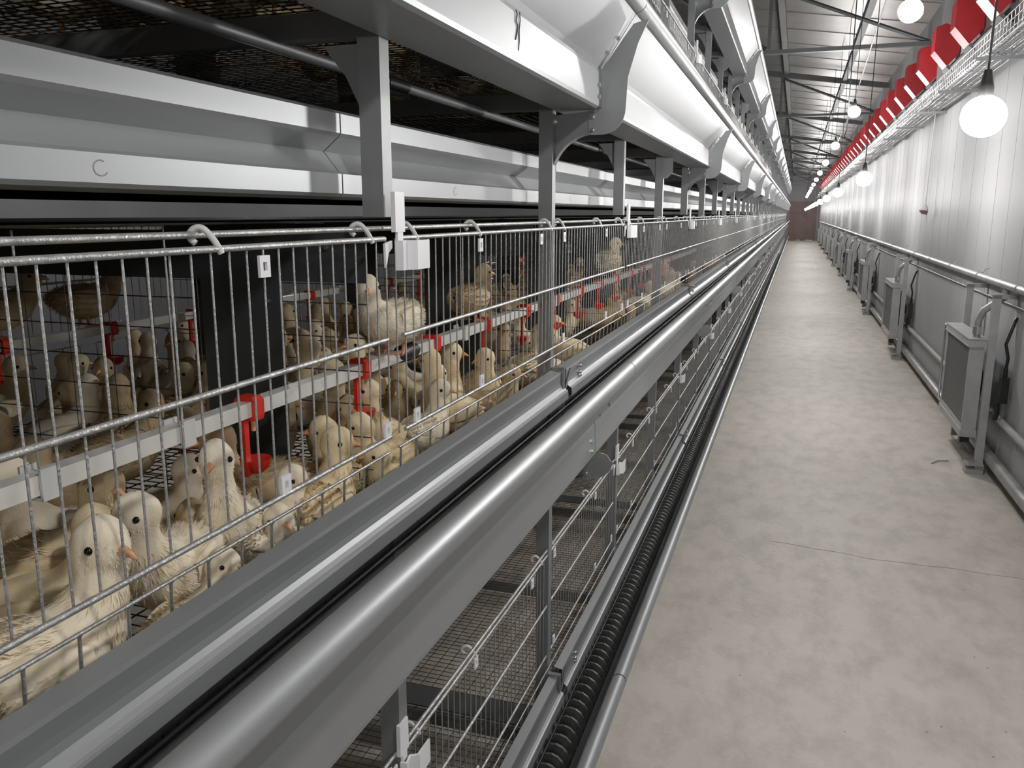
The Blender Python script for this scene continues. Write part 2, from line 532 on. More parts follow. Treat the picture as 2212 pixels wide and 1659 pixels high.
# pen scribble on the upper trough
pen = mat('pen_mark', (0.05, 0.05, 0.055), .6)
pl = atl = None
pts = [(1.62, .40), (1.645, .385), (1.65, .36), (1.625, .345), (1.60, .325)]
mb = MB()
mb.tube([(-.5285, y, H + z) for y, z in [(1.600, .378), (1.607, .372), (1.600, .358), (1.612, .352), (1.606, .338), (1.598, .325)]], .0012, 5)
mb.tube([(-.5285, y, H + z) for y, z in [(1.622, .379), (1.626, .365), (1.620, .345), (1.621, .325), (1.615, .308)]], .0011, 5)
tag(mb.build('pen_mark', pen), 'dark pen scribble on the face of the upper feed trough', 'pen mark')

# ---- feed adjusting plates (tiers 0,1,2)
PL = [(-.657, -.458), (-.657, -.451), (-.630, -.456), (-.6285, -.462), (-.6295, -.480), (-.6292, -.490), (-.6270, -.499), (-.6225, -.506), (-.6165, -.5105), (-.6125, -.5125), (-.6110, -.516), (-.6095, -.538)]
def make_plate(L):
    t = empty('feed_gate_plate', (0, 0, 0), 'x', 'feed gate')
    part(MB().sheet(PL, .03, L - .012, -.0014), 'plate', GALV, t)
    # end frame: strap bent round the joint, with a diagonal gap
    y = L - .03
    mb = MB()
    mb.box((-.676, y, -.447), (-.622, y + .016, -.444))
    mb.box((-.624, y, -.61), (-.621, y + .016, -.444))
    mb.box((-.676, y, -.512), (-.622, y + .016, -.509))
    part(mb, 'joint_strap', GALVD, t)
    part(MB().tube([(-.6255, y + .02, -.525), (-.6255, y + .10, -.462)], .004, 6), 'diagonal_stay', AUG, t)
    for z in (-.47, -.49, -.50):
        b = MB().tube([(-.632, .17, z), (-.618, .17, z)], .004, 6, smooth=False)
        b.ball((-.621, .17, z), .0065, 8, 6)
        part(b, 'bolt', ZINC, t)
    part(MB().tube([(-.60, .0, -.548), (-.60, L, -.548)], .0035, 6), 'pull_cable', BLACKP, t)
    return t
pl0 = make_plate(L3); first = True
def make_auger(L):
    mb = MB()
    r0, r1, pitch = .016, .046, .050
    n = int(L / pitch * 14)
    vs = []; fs = []
    for i in range(n + 1):
        y = L * i / n; a = 2 * PI * y / pitch
        c, s_ = math.cos(a), math.sin(a)
        vs += [(r0 * c, y - .006, r0 * s_), (r1 * c, y - .003, r1 * s_), (r1 * c, y + .006, r1 * s_), (r0 * c, y + .006, r0 * s_)]
    for i in range(n):
        for q in range(4):
            a = i * 4 + q; b = i * 4 + (q + 1) % 4
            fs.append((a, b, b + 4, a + 4))
    mb.add(vs, fs, 0, False)
    return mb
au = make_auger(L3).build('feed_auger', AUG); tag(au, 'x', 'auger')
for tier in (0, 1, 2):
    for k in range(nT):
        y = YT + L3 * k
        if y < -2.2: continue
        i = k - 1
        if not (tier == 2 and i > 8):
            o = pl0 if first else dup(pl0)
            o.location = (0, y, tz(tier))
            if i < 5: o['label'] = '%s bent steel gate plate along the inner side of the %s trough' % (ORD[i], TN[tier])
            else: o['label'] = 'distant bent steel gate plate of the %s trough' % TN[tier]; o['group'] = 'distant %s gate plates' % TN[tier]
        if tier < 2 and i < 12:
            a = au if first else dup(au)
            a.location = (-.600, y, tz(tier) - (.632 if tier else .655))
            if i < 3: a['label'] = '%s length of dark spiral auger lying in the %s trough' % (ORD[i], TN[tier])
            else: a['label'] = 'distant dark spiral auger length in the %s trough' % TN[tier]; a['group'] = 'distant %s augers' % TN[tier]
            first = False

# ---- belt side rails
RAIL = [(-.775, .168), (-.742, .168), (-.738, .164), (-.738, .133), (-.742, .128), (-.772, .104), (-.745, .070), (-.738, .066), (-.738, .034), (-.742, .030), (-.775, .026)]
def make_rail():
    t = empty('belt_side_rail', (0, 0, 0), 'x', 'side rail')
    part(MB().sheet(RAIL, -.002, S - .006, .0015), 'rail', GALV, t)
    mb = MB()
    p = [(.50 + .0105 * math.cos(a), .050 + .0085 * math.sin(a)) for a in [math.radians(q) for q in range(60, 331, 27)]]
    mb.tube([(-.7372, y, z) for y, z in p], .0013, 5)
    part(mb, 'punched_slot', GALVD, t)
    return t
ra = make_rail(); first = True
for tier in (0, 1, 2):
    for k in range(-2, NB):
        if tier == 0 and k > 12: continue
        y = Y0 + S * k + .004
        o = ra if first else dup(ra); first = False
        o.location = (0, y, tz(tier))
        if k < 7: o['label'] = '%s grooved steel belt rail between posts, under the %s cage floor' % (('left-hand edge' if k == -2 else ORD[k + 1]), TN[tier + 1])
        else: o['label'] = 'distant grooved steel belt rail under the %s cage floor' % TN[tier + 1]; o['group'] = 'distant belt rails under %s cages' % TN[tier + 1]
# ---- belts
for tier in (1, 2):
    mb = MB()
    n = 14
    pr = [(-.775 - 1.33 * i / n, .060 - .028 * math.sin(PI * i / n)) for i in range(n + 1)]
    mb.sheet(pr, -1.8, YEND, .003, smooth=True)
    o = mb.build('manure_belt', BELT, None, (0, 0, 0)); o.location = (0, 0, tz(tier)); tag(o, 'dark sagging manure belt hung above the %s cages' % TN[tier], 'belt')
    mb = MB()
    pr = [(-.80 - 1.28 * i / n, -.012 - .008 * math.sin(PI * i / n)) for i in range(n + 1)]
    mb.sheet(pr, -1.8, YEND, .003, smooth=True)
    o = mb.build('return_belt', BELT); o.location = (0, 0, tz(tier)); tag(o, 'lower returning strand of the belt above the %s cages' % TN[tier], 'belt')
o = MB().box((-2.1, -1.8, -1.745), (-.72, YEND, -1.74)).build('bottom_belt', BELTL); o.location = (0, 0, H)
tag(o, 'pale tan belt lying under the empty bottom cages', 'belt')

# ---- mesh floors
def make_floor(fine):
    t = empty('cage_floor', (0, 0, 0), 'x', 'cage floor')
    mb = MB()
    y = .02
    while y < 2 * S - .01:
        mb.tube([(-.665, y, 0), (-2.10, y, 0)], .0015, 4, cap=False); y += .026
    part(mb, 'cross_wires', fine, t)
    mb = MB(); x = -.67
    while x > -2.1:
        mb.tube([(x, .01, -.003), (x, 2 * S - .01, -.003)], .0017, 4, cap=False); x -= .042
    part(mb, 'long_wires', fine, t)
    return t
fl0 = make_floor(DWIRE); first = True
FZ = -.600
for tier, kmax in ((0, 10), (1, 6), (2, 6)):
    for k in range(-1, kmax):
        o = fl0 if first else dup(fl0); first = False
        o.location = (0, Y0 + 2 * S * k, tz(tier) + FZ)
        nm = 'just left of the frame' if k < 0 else ('counted from the viewer')
        o['label'] = '%s wire mesh cage floor of the %s tier' % (ORD[k + 1], TN[tier])
# flat cross bars on the bottom floor
b0 = None
for k in range(0, 10):
    y = Y0 + S * (1 + 2 * k) - .07
    if b0 is None:
        b0 = MB().box((-2.1, 0, 0), (-.70, .11, .004)).build('floor_cross_bar', SHEET); o = b0
    else: o = dup(b0)
    o.location = (0, y, tz(0) + FZ + .003)
    tag(o, '%s wide dark flat bar across the empty bottom cage floor' % ORD[k], 'cross bar')
# support rods beneath floors
for tier in (1, 2):
    mb = MB()
    mb.tube([(-.862, -1.8, -.712), (-.862, YEND, -.712)], .0115, 10)
    o = mb.build('support_rod', GALVD); o.location = (0, 0, tz(tier))
    tag(o, 'round support rod running under the %s cage floor' % TN[tier], 'rod')
    if tier == 2:
        for q in range(6):
            c = MB().tube([(0, 0, 0), (0, .10, 0)], .014, 10).build('rod_coupling', BLACKP)
            c.location = (-.862, Y0 + .42 + 2.04 * q, tz(2) - .712)
            tag(c, '%s black coupling sleeve on the support rod under the upper cage' % ORD[q], 'coupling')

# ---- partitions
def make_partition():
    t = empty('cage_partition', (0, 0, 0), 'x', 'partition')
    mb = MB()
    mb.box((-2.05, 0, -.122), (-.722, .004, -.03))
    mb.box((-1.08, 0, -.60), (-.90, .004, -.122))
    mb.box((-1.95, 0, -.60), (-1.78, .004, -.122))
    part(mb, 'sheet', SHEET, t)
    mb = MB()
    for x0, x1 in ((-.90, -.722), (-1.78, -1.08), (-2.05, -1.95)):
        z = -.16
        while z > -.58:
            mb.tube([(x0, .002, z), (x1, .002, z)], .0013, 4, cap=False); z -= .062
        x = x0 + .03
        if x1 - x0 > .3:
            while x < x1:
                mb.tube([(x, .002, -.122), (x, .002, -.60)], .0013, 4, cap=False); x += .11
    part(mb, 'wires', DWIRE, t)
    mb = MB()
    mb.tube([(-.80, -.004, -.06), (-.80, .0, -.06)], .004, 6); mb.tube([(-.93, -.004, -.16), (-.93, .0, -.16)], .004, 6)
    part(mb, 'rivet', ZINC, t)
    return t
pa = make_partition(); first = True
for tier in (1, 2):
    for k in range(-1, 16 if tier == 1 else 10):
        o = pa if first else dup(pa); first = False
        o.location = (0, Y0 + S * k + .045, tz(tier))
        if k < 8: o['label'] = '%s dark cross partition between cages of the %s tier' % (ORD[k + 1], TN[tier])
        else: o['label'] = 'distant dark cross partition in the %s tier' % TN[tier]; o['group'] = 'distant partitions ' + TN[tier]

# ---- front fences
FX = -.650
def vwire_ys(L): 
    n = int(round(L / .0345)); return [L * (i + .5) / n for i in range(n)]
def spline(P, n):
    """Catmull-Rom through tuples"""
    out = []
    m = len(P)
    for i in range(m - 1):
        p0 = P[max(0, i - 1)]; p1 = P[i]; p2 = P[i + 1]; p3 = P[min(m - 1, i + 2)]
        for k in range(n):
            t = k / n
            out.append(tuple(.5 * ((2 * b) + (-a + c) * t + (2 * a - 5 * b + 4 * c - d) * t * t + (-a + 3 * b - 3 * c + d) * t ** 3) for a, b, c, d in zip(p0, p1, p2, p3)))
    out.append(tuple(P[-1]))
    return out
def make_fence():
    L = 2 * S
    t = empty('cage_door_panel', (0, 0, 0), 'x', 'cage door')
    mb = MB()
    for y in vwire_ys(L):
        mb.tube([(FX, y, -.041), (FX - .001, y, -.385)], .0016, 5, cap=False)
    part(mb, 'bar_wires', WIRE, t)
    R = .0042
    for z, nm in ((-.0405, 'top_rod'), (-.209, 'middle_rod'), (-.380, 'bottom_rod')):
        a, b = (.03, L - .03)
        part(MB().tube([(FX + .0045, a, z), (FX + .0045, b, z)], R if z > -.3 else .0038, 8), nm, WIRE, t)
    def clip(y, z, h=.028):
        mb = MB()
        w_ = .011; x0, x1 = FX + .003, FX + .007
        mb.box((x0, y - w_, z - h / 2), (x1, y - w_ * .4, z + h / 2))
        mb.box((x0, y + w_ * .4, z - h / 2), (x1, y + w_, z + h / 2))
        mb.box((x0, y - w_ * .4, z + h * .2), (x1, y + w_ * .4, z + h / 2))
        mb.box((x0, y - w_ * .4, z - h / 2), (x1, y + w_ * .4, z - h * .2))
        return mb
    for y in (.42, .88, 1.12, 1.70):
        part(clip(y, -.066), 'clip', WPLAST, t)
    for y in (.08, .42, 1.12, 1.72, L - .04):
        part(clip(y, -.366), 'clip', WPLAST, t)
    for y in (.08, .40, .96, 1.10, 1.60, L - .09):
        mb = MB().tube(spline([(FX + .007, y + .014, -.046), (FX + .002, y + .008, -.030), (FX - .008, y + .002, -.0165), (FX - .018, y - .002, -.0175), (FX - .0225, y - .004, -.026), (FX - .016, y - .002, -.034)], 4), .0040, 7)
        part(mb, 'hinge_hook', GPLAST, t)
    return t
def make_lower():
    L = 2 * S
    t = empty('lower_guard', (0, 0, 0), 'x', 'guard rail')
    part(MB().tube([(FX - .004, .02, -.412), (FX - .004, L - .02, -.412)], .0024, 6), 'rail', WIRE, t)
    mb = MB(); y = .04
    while y < L:
        mb.tube([(FX - .004, y, -.412), (FX - .012, y + .004, -.42), (FX - .022, y + .004, -.60)], .0022, 5, cap=False); y += .0665
    part(mb, 'bent_wires', WIRE, t)
    return t
def make_hinge():
    L = 2 * S
    o = MB().tube([(FX - .016, 0, -.024), (FX - .016, L - .003, -.024)], .0042, 8).build('hinge_rod', WIRE)
    tag(o, 'x', 'rod'); return o
fe, lo, hi = make_fence(), make_lower(), make_hinge()
first = True
for tier in (0, 1, 2):
    for k in range(-1, 27):
        if tier == 2 and k > 9: continue
        y = Y0 + 2 * S * k
        for src, words_, cat in ((fe, 'wire cage door panel', 'doors'), (lo, 'low wire guard below the cage door', 'guards'), (hi, 'thin hinge rod above the cage doors', 'rods')):
            if src is not fe and (tier == 2 or k > 14): continue
            o = src if first else dup(src)
            o.location = (0, y, tz(tier))
            if tier == 0 and src is fe:
                o.rotation_euler = (0, 0, 0); o.location = (-.02, y, tz(0))
            if k < 6: o['label'] = '%s %s of the %s tier' % (ORD[k + 1], words_, TN[tier])
            else: o['label'] = 'distant %s of the %s tier' % (words_, TN[tier]); o['group'] = 'distant %s %s' % (TN[tier], cat)
        first = False
# far-side fences (other face of the double row), in the near bays
for k in range(-1, 7):
    for src, nm in ((fe, 'wire door panel'), (lo, 'low wire guard')):
        o = dup(src, (-2.80, Y0 + 2 * S * (k + 1), tz(1)), '%s %s on the far side of the middle tier' % (ORD[k + 1], nm), rot=(0, 0, PI))

# ---- latches at the door joints
def make_latch():
    t = empty('door_latch', (0, 0, 0), 'x', 'latch')
    X = FX + .011
    mb = MB()
    mb.box((X - .004, -.020, -.030), (X + .004, .016, .036))
    mb.box((X - .002, -.010, -.048), (X + .003, .010, -.030))
    part(mb, 'upright_tab', WPLAST, t)
    mb = MB()
    # folded handle, with a rounded free end
    mb.prism([(X, -.012), (X + .010, -.010), (X + .006, .012), (X + .020, .020), (X + .020, .07), (X + .024, .072), (X + .026, .018), (X + .012, .008), (X + .014, -.014), (X, -.016)], 'z', -.094, -.044)
    part(mb, 'handle', WPLAST, t)
    part(MB().prism([(-.048, -.048), (-.022, -.044), (-.022, -.056), (-.036, -.064), (-.046, -.088)], 'x', X - .006, X - .002), 'spring_hook', WPLAST, t)
    return t
la = make_latch(); first = True
for tier in (1, 0, 2):
    for k in range(0, 24):
        if tier == 2 and k > 9: continue
        o = la if first else dup(la); first = False
        o.location = (-.02 if tier == 0 else 0, Y0 + 2 * S * k + .012, tz(tier))
        if tier == 0: o.rotation_euler = (0, 0, 0)
        if k < 6: o['label'] = '%s white plastic latch at a door joint of the %s tier' % (ORD[k], TN[tier])
        else: o['label'] = 'distant white plastic latch on the %s tier' % TN[tier]; o['group'] = 'distant %s latches' % TN[tier]

# ---- drinker lines
def make_drinker():
    t = empty('nipple_drinker', (0, 0, 0), 'x', 'drinker')
    mb = MB()
    mb.prism([(-.018, -.020), (.018, -.020), (.021, -.012), (.021, .014), (.014, .021), (-.014, .021), (-.021, .014), (-.021, -.012)], 'y', -.012, .012)
    part(mb, 'saddle', RED, t)
    part(MB().box((-.004, -.022, -.115), (.004, -.010, -.015)), 'cup_stem', RED, t)
    mb = MB()
    mb.tube([(0, .008, -.115), (0, .008, -.105), (0, .008, -.090)], [.012, .024, .027], 12)
    part(mb, 'cup', RED, t)
    part(MB().tube([(0, .008, -.02), (0, .008, -.042)], .004, 8), 'nipple', BEAK, t, label='orange brass coloured nipple')
    return t
dr = make_drinker(); first = True
def place_drinker(x, y, z, lb, g=None):
    global first
    o = dr if first else dup(dr); first = False
    o.location = (x, y, z); o['label'] = lb
    if g: o['group'] = g
PZ = -.318
PX0 = -.95
for q in range(0, 5):
    L = 3.0
    ys = -.9 + q * 3.06 - .37
    mb = MB(); mb.box((-.863, 0, -.0125), (-.837, 2.98, .0125))
    o = mb.build('water_pipe', PIPE); o.location = (0, ys, tz(1) + PZ)
    tag(o, '%s length of the white square drinker pipe inside the middle cages' % ORD[q], 'water pipe')
    c = MB().tube([(-.85, 0, 0), (-.85, .02, 0), (-.85, .09, 0), (-.85, .11, 0)], [.014, .020, .020, .014], 12).build('pipe_coupling', BLACKP)
    c.location = (0, ys + 2.965, tz(1) + PZ)
    tag(c, '%s black rubber coupling joining the drinker pipes' % ORD[q], 'coupling')
yy = [1.15, 1.53, 1.90, 2.28, 2.66] + [2.66 + .38 * i for i in range(1, 10)]
for i, y in enumerate(yy):
    place_drinker(-.85, y, tz(1) + PZ, ('%s red nipple drinker on the near white pipe of the middle tier' % ORD[i]) if i < 9 else 'distant red nipple drinker on the near white pipe', None if i < 9 else 'distant near-pipe drinkers')
hk = None
for i, y in enumerate((.735, .98, 2.1, 3.0)):
    if hk is None:
        hk = empty('pipe_hanger', (0, 0, 0), 'x', 'hanger')
        mb = MB(); mb.box((-.018, -.014, -.02), (.018, .014, -.016)); mb.box((.014, -.014, -.02), (.018, .014, .02)); mb.box((-.018, -.014, -.02), (-.014, .014, .02))
        part(mb, 'bracket', GPLAST, hk)
        part(MB().tube([(0, 0, .014), (0, 0, .30)], .0016, 6), 'hanging_wire', WIRE, hk)
        o = hk
    else: o = dup(hk)
    o.location = (-.85, y, tz(1) + PZ); o['label'] = '%s pale clip holding up the white drinker pipe' % ORD[i]
# second line on the far side
o = MB().box((-2.013, -1.8, -.0125), (-1.987, 13, .0125)).build('water_pipe', PIPE); o.location = (0, 0, tz(1) + PZ - .03)
tag(o, 'long white drinker pipe on the far side of the middle cages', 'water pipe')
for i in range(20):
    y = .9 + .38 * i
    place_drinker(-2.0, y, tz(1) + PZ - .03, 'red nipple drinker on the pipe at the far side of the cages', 'far-side drinkers')
o = MB().box((PX0 - .013, -1.8, -.0125), (PX0 + .013, 20, .0125)).build('water_pipe', PIPE); o.location = (0, 0, tz(0) - .09)
tag(o, 'white drinker pipe raised high inside the empty bottom cages', 'water pipe')
for i in range(3):
    place_drinker(PX0, 1.2 + .76 * i, tz(0) - .09, '%s red nipple drinker raised up in the empty bottom cages' % ORD[i])
# ================================================================ chicks
def spline(P, n):
    """Catmull-Rom through tuples"""
    out = []
    m = len(P)
    for i in range(m - 1):
        p0 = P[max(0, i - 1)]; p1 = P[i]; p2 = P[i + 1]; p3 = P[min(m - 1, i + 2)]
        for k in range(n):
            t = k / n
            out.append(tuple(.5 * ((2 * b) + (-a + c) * t + (2 * a - 5 * b + 4 * c - d) * t * t + (-a + 3 * b - 3 * c + d) * t ** 3) for a, b, c, d in zip(p0, p1, p2, p3)))
    out.append(tuple(P[-1]))
    return out

def make_chick(name, pose, turn, plum, seed, simple=False):
    """forward = +X, up = +Z, feet at z=0; turn = head yaw in degrees"""
    rnd = random.Random(seed)
    if pose == 'stand':
        sp = [(-.098, .112, .004, .004), (-.088, .110, .018, .014), (-.062, .104, .040, .036), (-.020, .098, .054, .050), (.022, .100, .056, .052), (.052, .120, .045, .045), (.070, .150, .031, .033), (.076, .178, .0245, .026), (.079, .203, .0265, .029), (.079, .222, .022, .024), (.078, .2335, .010, .011), (.078, .236, .001, .001)]
    elif pose == 'low':
        sp = [(-.100, .088, .004, .004), (-.090, .088, .018, .014), (-.062, .082, .042, .036), (-.020, .074, .058, .050), (.022, .074, .058, .050), (.054, .090, .046, .043), (.075, .112, .032, .033), (.084, .134, .0255, .027), (.088, .157, .0270, .029), (.088, .176, .022, .024), (.087, .1875, .010, .011), (.087, .190, .001, .001)]
    else:  # tall
        sp = [(-.086, .085, .004, .004), (-.078, .088, .018, .014), (-.056, .094, .038, .034), (-.020, .102, .052, .048), (.016, .116, .053, .050), (.038, .146, .040, .041), (.046, .180, .0265, .028), (.050, .212, .0225, .024), (.054, .240, .0255, .028), (.054, .258, .0215, .024), (.053, .2695, .010, .011), (.053, .272, .001, .001)]
    pts = spline(sp, 4)
    hx, hz = sp[-4][0], sp[-4][1]
    N = 20
    ty = math.radians(turn)
    vs = []; fs = []
    rings = []
    for i, (x, z, rw, rh) in enumerate(pts):
        a = pts[max(0, i - 1)]; b = pts[min(len(pts) - 1, i + 1)]
        t = Vector((b[0] - a[0], 0, b[1] - a[1]))
        t = t.normalized() if t.length > 1e-9 else Vector((0, 0, 1))
        # head: blend to an upright axis
        nrm = Vector((-t.z, 0, t.x))
        ring = []
        for k in range(N):
            ph = 2 * PI * k / N
            p = Vector((x, 0, z)) + Vector((0, 1, 0)) * (rw * math.cos(ph)) + nrm * (rh * math.sin(ph))
            if z > hz - .028:       # head turns as a slight ellipsoid
                f = min(1, (z - hz + .028) / .02)
                d = p - Vector((x, 0, z))
                d.x *= 1 + .10 * f
                p = Vector((x, 0, z)) + Matrix.Rotation(ty * f, 3, 'Z') @ d
            w_ = noise.noise(p * 30 + Vector((seed, 0, 0))) * .0035 + noise.noise(p * 80 + Vector((0, seed, 0))) * .0007
            c = Vector((x, 0, z))
            dd = (p - c)
            if dd.length > 1e-6: p = p + dd.normalized() * w_ * min(1, dd.length / .02)
            ring.append(p)
        rings.append(ring); vs += ring
    for i in range(len(rings) - 1):
        for k in range(N):
            a = i * N + k; b = i * N + (k + 1) % N
            fs.append((a, b, b + N, a + N))
    t = empty(name, (0, 0, 0), 'x', 'chick')
    body = MB(); body.add(vs, fs, 0, True)
    # downy tufts
    if not simple:
        for _ in range(6500):
            i = rnd.randrange(2, len(rings) - 2); k = rnd.randrange(N)
            p = rings[i][k].lerp(rings[i][(k + 1) % N], rnd.random()).lerp(rings[i + 1][k], rnd.random())
            c = Vector((pts[i][0], 0, pts[i][1]))
            n = (p - c).normalized()
            back = Vector((pts[i - 2][0] - pts[i][0], 0, pts[i - 2][1] - pts[i][1])).normalized()
            d = (n * .55 + back * .9 + Vector((rnd.uniform(-.25, .25), rnd.uniform(-.25, .25), rnd.uniform(-.25, .25)))).normalized()
            ln = rnd.uniform(.007, .016) * (1 if i < 26 else .42)
            s_ = d.cross(n)
            if s_.length < 1e-5: continue
            s_ = s_.normalized() * ln * .11
            q = p - n * .0012
            body.add([q + s_, q - s_, q + d * ln], [(0, 1, 2)], 0, True)
    root = Vector((hx, 0, hz))
    Rh = Matrix.Rotation(ty, 3, 'Z')
    def hp(x, y, z): return root + Rh @ Vector((x, y, z))
    beak = MB()
    bv = []
    for (x, w_, h0, h1) in ((.022, .0095, .0080, -.0085), (.032, .0078, .0062, -.0085), (.041, .0046, .0015, -.0080), (.0495, .0012, -.0058, -.0095)):
        bv += [hp(x, w_, (h0 + h1) / 2), hp(x, 0, h0), hp(x, -w_, (h0 + h1) / 2), hp(x, 0, h1)]
    bf = []
    for i in range(3):
        for k in range(4):
            a = i * 4 + k; b = i * 4 + (k + 1) % 4
            bf.append((a, b, b + 4, a + 4))
    bf.append((12, 13, 14, 15))
    beak.add(bv, bf, 0, True)
    eyes = []
    for sgn in (-1, 1):
        e = MB(); e.ball(hp(.0105, sgn * .0236, .0035), .0046, 10, 8); eyes.append(e)
    wings = []
    bz = sp[3][1]
    for sgn in (-1, 1):
        wg = MB(); rr = []
        for i in range(9):
            u = i / 8
            x = .038 - .118 * u; hh = .030 * math.sin(PI * min(1, .12 + u * .9)) ** .7 * (1 - .35 * u)
            yy_ = (.051 + .005 * math.sin(PI * u)) * (1 - .42 * u * u); z = bz + .010 + .010 * u
            for k in range(8):
                ph = 2 * PI * k / 8
                rr.append((x, sgn * (yy_ + .006 * math.cos(ph)), z + hh * math.sin(ph) + noise.noise(Vector((x * 60, k, seed))) * .002))
        ff = [(i * 8 + k, i * 8 + (k + 1) % 8, (i + 1) * 8 + (k + 1) % 8, (i + 1) * 8 + k) for i in range(8) for k in range(8)]
        wg.add(rr, ff, 0, True); wings.append(wg)
    legs = []
    for sgn in (-1, 1):
        lg = MB(); y = sgn * .026
        hipz = bz - .030
        lg.tube([(0, y, hipz), (-.010, y, .042), (-.004, y, .008)], [.009, .0052, .0042], 7)
        for a in (-28, 4, 34):
            c, s_ = math.cos(math.radians(a)), math.sin(math.radians(a))
            lg.tube([(-.004, y, .006), (.014 * c, y + .014 * s_, .0045), (.032 * c, y + .032 * s_, .0025)], [.0036, .003, .0014], 6)
        lg.tube([(-.004, y, .006), (-.018, y, .003)], [.0034, .0014], 6)
        legs.append(lg)
    if simple:
        big = MB()
        for src, mi in [(body, 0), (beak, 1)] + [(e, 2) for e in eyes] + [(x, 0) for x in wings] + [(x, 3) for x in legs]:
            big.add(src.v, src.f, mi, True)
        COL.objects.unlink(t); bpy.data.objects.remove(t)
        o = big.build(name, [plum, BEAK, EYE, FLESH]); o['category'] = 'chick'
        return o
    part(body, 'body', plum, t)
    part(beak, 'beak', BEAK, t, label='orange pink beak')
    for e in eyes: part(e, 'eye', EYE, t)
    for x in wings: part(x, 'wing', plum, t)
    for x in legs: part(x, 'leg', FLESH, t)
    return t

HEADT = {'stand': .21, 'low': .165, 'tall': .248}
HX = {'stand': .079, 'low': .088, 'tall': .054}
protos = {}
def chick_at(head, facing, turn, pose, pl, label, floor=None, group=None, tier=1, sc=None):
    """head = (X, Y, Z rel. eye level) of the head centre; facing = heading of the body in degrees (0 = +X, 90 = away)"""
    key = (pose, turn, pl)
    fz = FZ + .003 if floor is None else floor
    s = sc or max(.72, min(1.3, (head[2] - fz) / HEADT[pose]))
    a = math.radians(facing)
    x = head[0] - HX[pose] * s * math.cos(a); y = head[1] - HX[pose] * s * math.sin(a)
    if key in protos: o = dup(protos[key])
    else: o = make_chick('chick', pose, turn, PLUM[pl], len(protos) + 1); protos[key] = o
    o.location = (x, y, tz(tier) + fz); o.rotation_euler = (0, 0, a); o.scale = (s, s, s)
    o['label'] = label
    if group: o['group'] = group
    taken.append((x, y, s))
    return o
taken = []
# hand-placed chicks, nearest first; (X, Y, Z) of the head, body heading, head turn, pose, plumage, label
HP = [
 ((-.735, .705, -.365), 70, -75, 'stand', 1, 'white chick in the front corner showing its dark eye, beak pointing right'),
 ((-.80, .830, -.383), -80, -35, 'stand', 1, 'white chick facing the viewer with beak turned down, behind the corner chick'),
 ((-.92, .895, -.375), 50, -60, 'stand', 0, 'cream chick in half shade under the near white pipe, looking right'),
 ((-.800, .995, -.352), -70, 0, 'tall', 1, 'tall white chick with stretched neck staring straight at the viewer'),
 ((-.765, 1.135, -.425), 85, -70, 'stand', 1, 'white chick looking right beside the nearest red drinker cup, head low'),
 ((-.755, 1.265, -.395), 95, -75, 'stand', 0, 'cream chick looking right in front of the post, speckled breast'),
 ((-.83, 1.345, -.400), -95, -60, 'stand', 0, 'yellowish chick looking left behind the speckled one'),
 ((-.79, 1.415, -.405), -100, -60, 'stand', 0, 'yellowish chick looking left just in front of the second red drinker'),
 ((-.87, 1.60, -.375), -95, -60, 'tall', 0, 'upright cream chick looking left, between the second and third drinkers'),
 ((-.80, 1.83, -.415), 80, -70, 'stand', 1, 'white chick looking right next to the third red drinker stem'),
 ((-.86, 1.95, -.40), -70, 0, 'stand', 1, 'slim white chick facing the viewer behind the third drinker'),
 ((-.745, 1.40, -.455), -90, -60, 'low', 0, 'low crouching chick behind the lower door clips at the first joint'),
 ((-.775, .560, -.40), 100, 0, 'stand', 0, 'large cream chick at the left edge turned away from the bars'),
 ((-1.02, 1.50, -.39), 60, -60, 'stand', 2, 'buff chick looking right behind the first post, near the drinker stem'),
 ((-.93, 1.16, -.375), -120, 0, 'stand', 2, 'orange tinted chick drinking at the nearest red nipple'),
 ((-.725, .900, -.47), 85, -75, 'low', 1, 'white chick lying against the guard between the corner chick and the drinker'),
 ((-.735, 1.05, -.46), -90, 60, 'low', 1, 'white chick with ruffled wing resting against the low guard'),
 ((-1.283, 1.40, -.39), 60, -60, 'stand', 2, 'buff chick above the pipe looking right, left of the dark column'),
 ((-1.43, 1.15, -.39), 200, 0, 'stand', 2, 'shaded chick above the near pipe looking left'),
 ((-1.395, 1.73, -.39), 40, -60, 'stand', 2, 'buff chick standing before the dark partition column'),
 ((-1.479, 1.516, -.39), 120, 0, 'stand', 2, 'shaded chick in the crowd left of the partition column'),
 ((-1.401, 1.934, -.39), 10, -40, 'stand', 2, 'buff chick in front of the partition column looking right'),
 ((-.80, 2.15, -.39), -60, -60, 'stand', 0, 'cream chick behind the upper bars before the second post'),
 ((-.86, 2.05, -.36), 90, -75, 'tall', 0, 'tall cream chick looking right before the second post'),
 ((-.78, 2.62, -.38), 80, -60, 'stand', 0, 'pale chick just past the second post, side on'),
]
for h, f, tn, ps, plm, lb in HP:
    chick_at(h, f, tn, ps, plm, lb)
# perched on the drinker pipes
chick_at((-.840, 1.560, -.215), -98, 36, 'low', 1, 'grey white chick perched on the drinker pipe near the black coupling, facing the viewer', floor=-.303, sc=.95)
chick_at((-.86, 2.30, -.175), 80, -30, 'low', 2, 'buff chick perched on the drinker pipe by the second post', floor=-.303, sc=.85)
chick_at((-.85, 4.15, -.165), 80, -60, 'low', 0, 'pale chick perched high on the pipe deep down the row', floor=-.303, sc=1.0)
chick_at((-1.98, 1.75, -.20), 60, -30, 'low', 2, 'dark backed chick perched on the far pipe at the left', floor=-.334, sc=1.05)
chick_at((-1.98, 2.05, -.20), 70, -30, 'low', 2, 'dark backed chick perched on the far pipe, right of its neighbour', floor=-.334, sc=1.05)
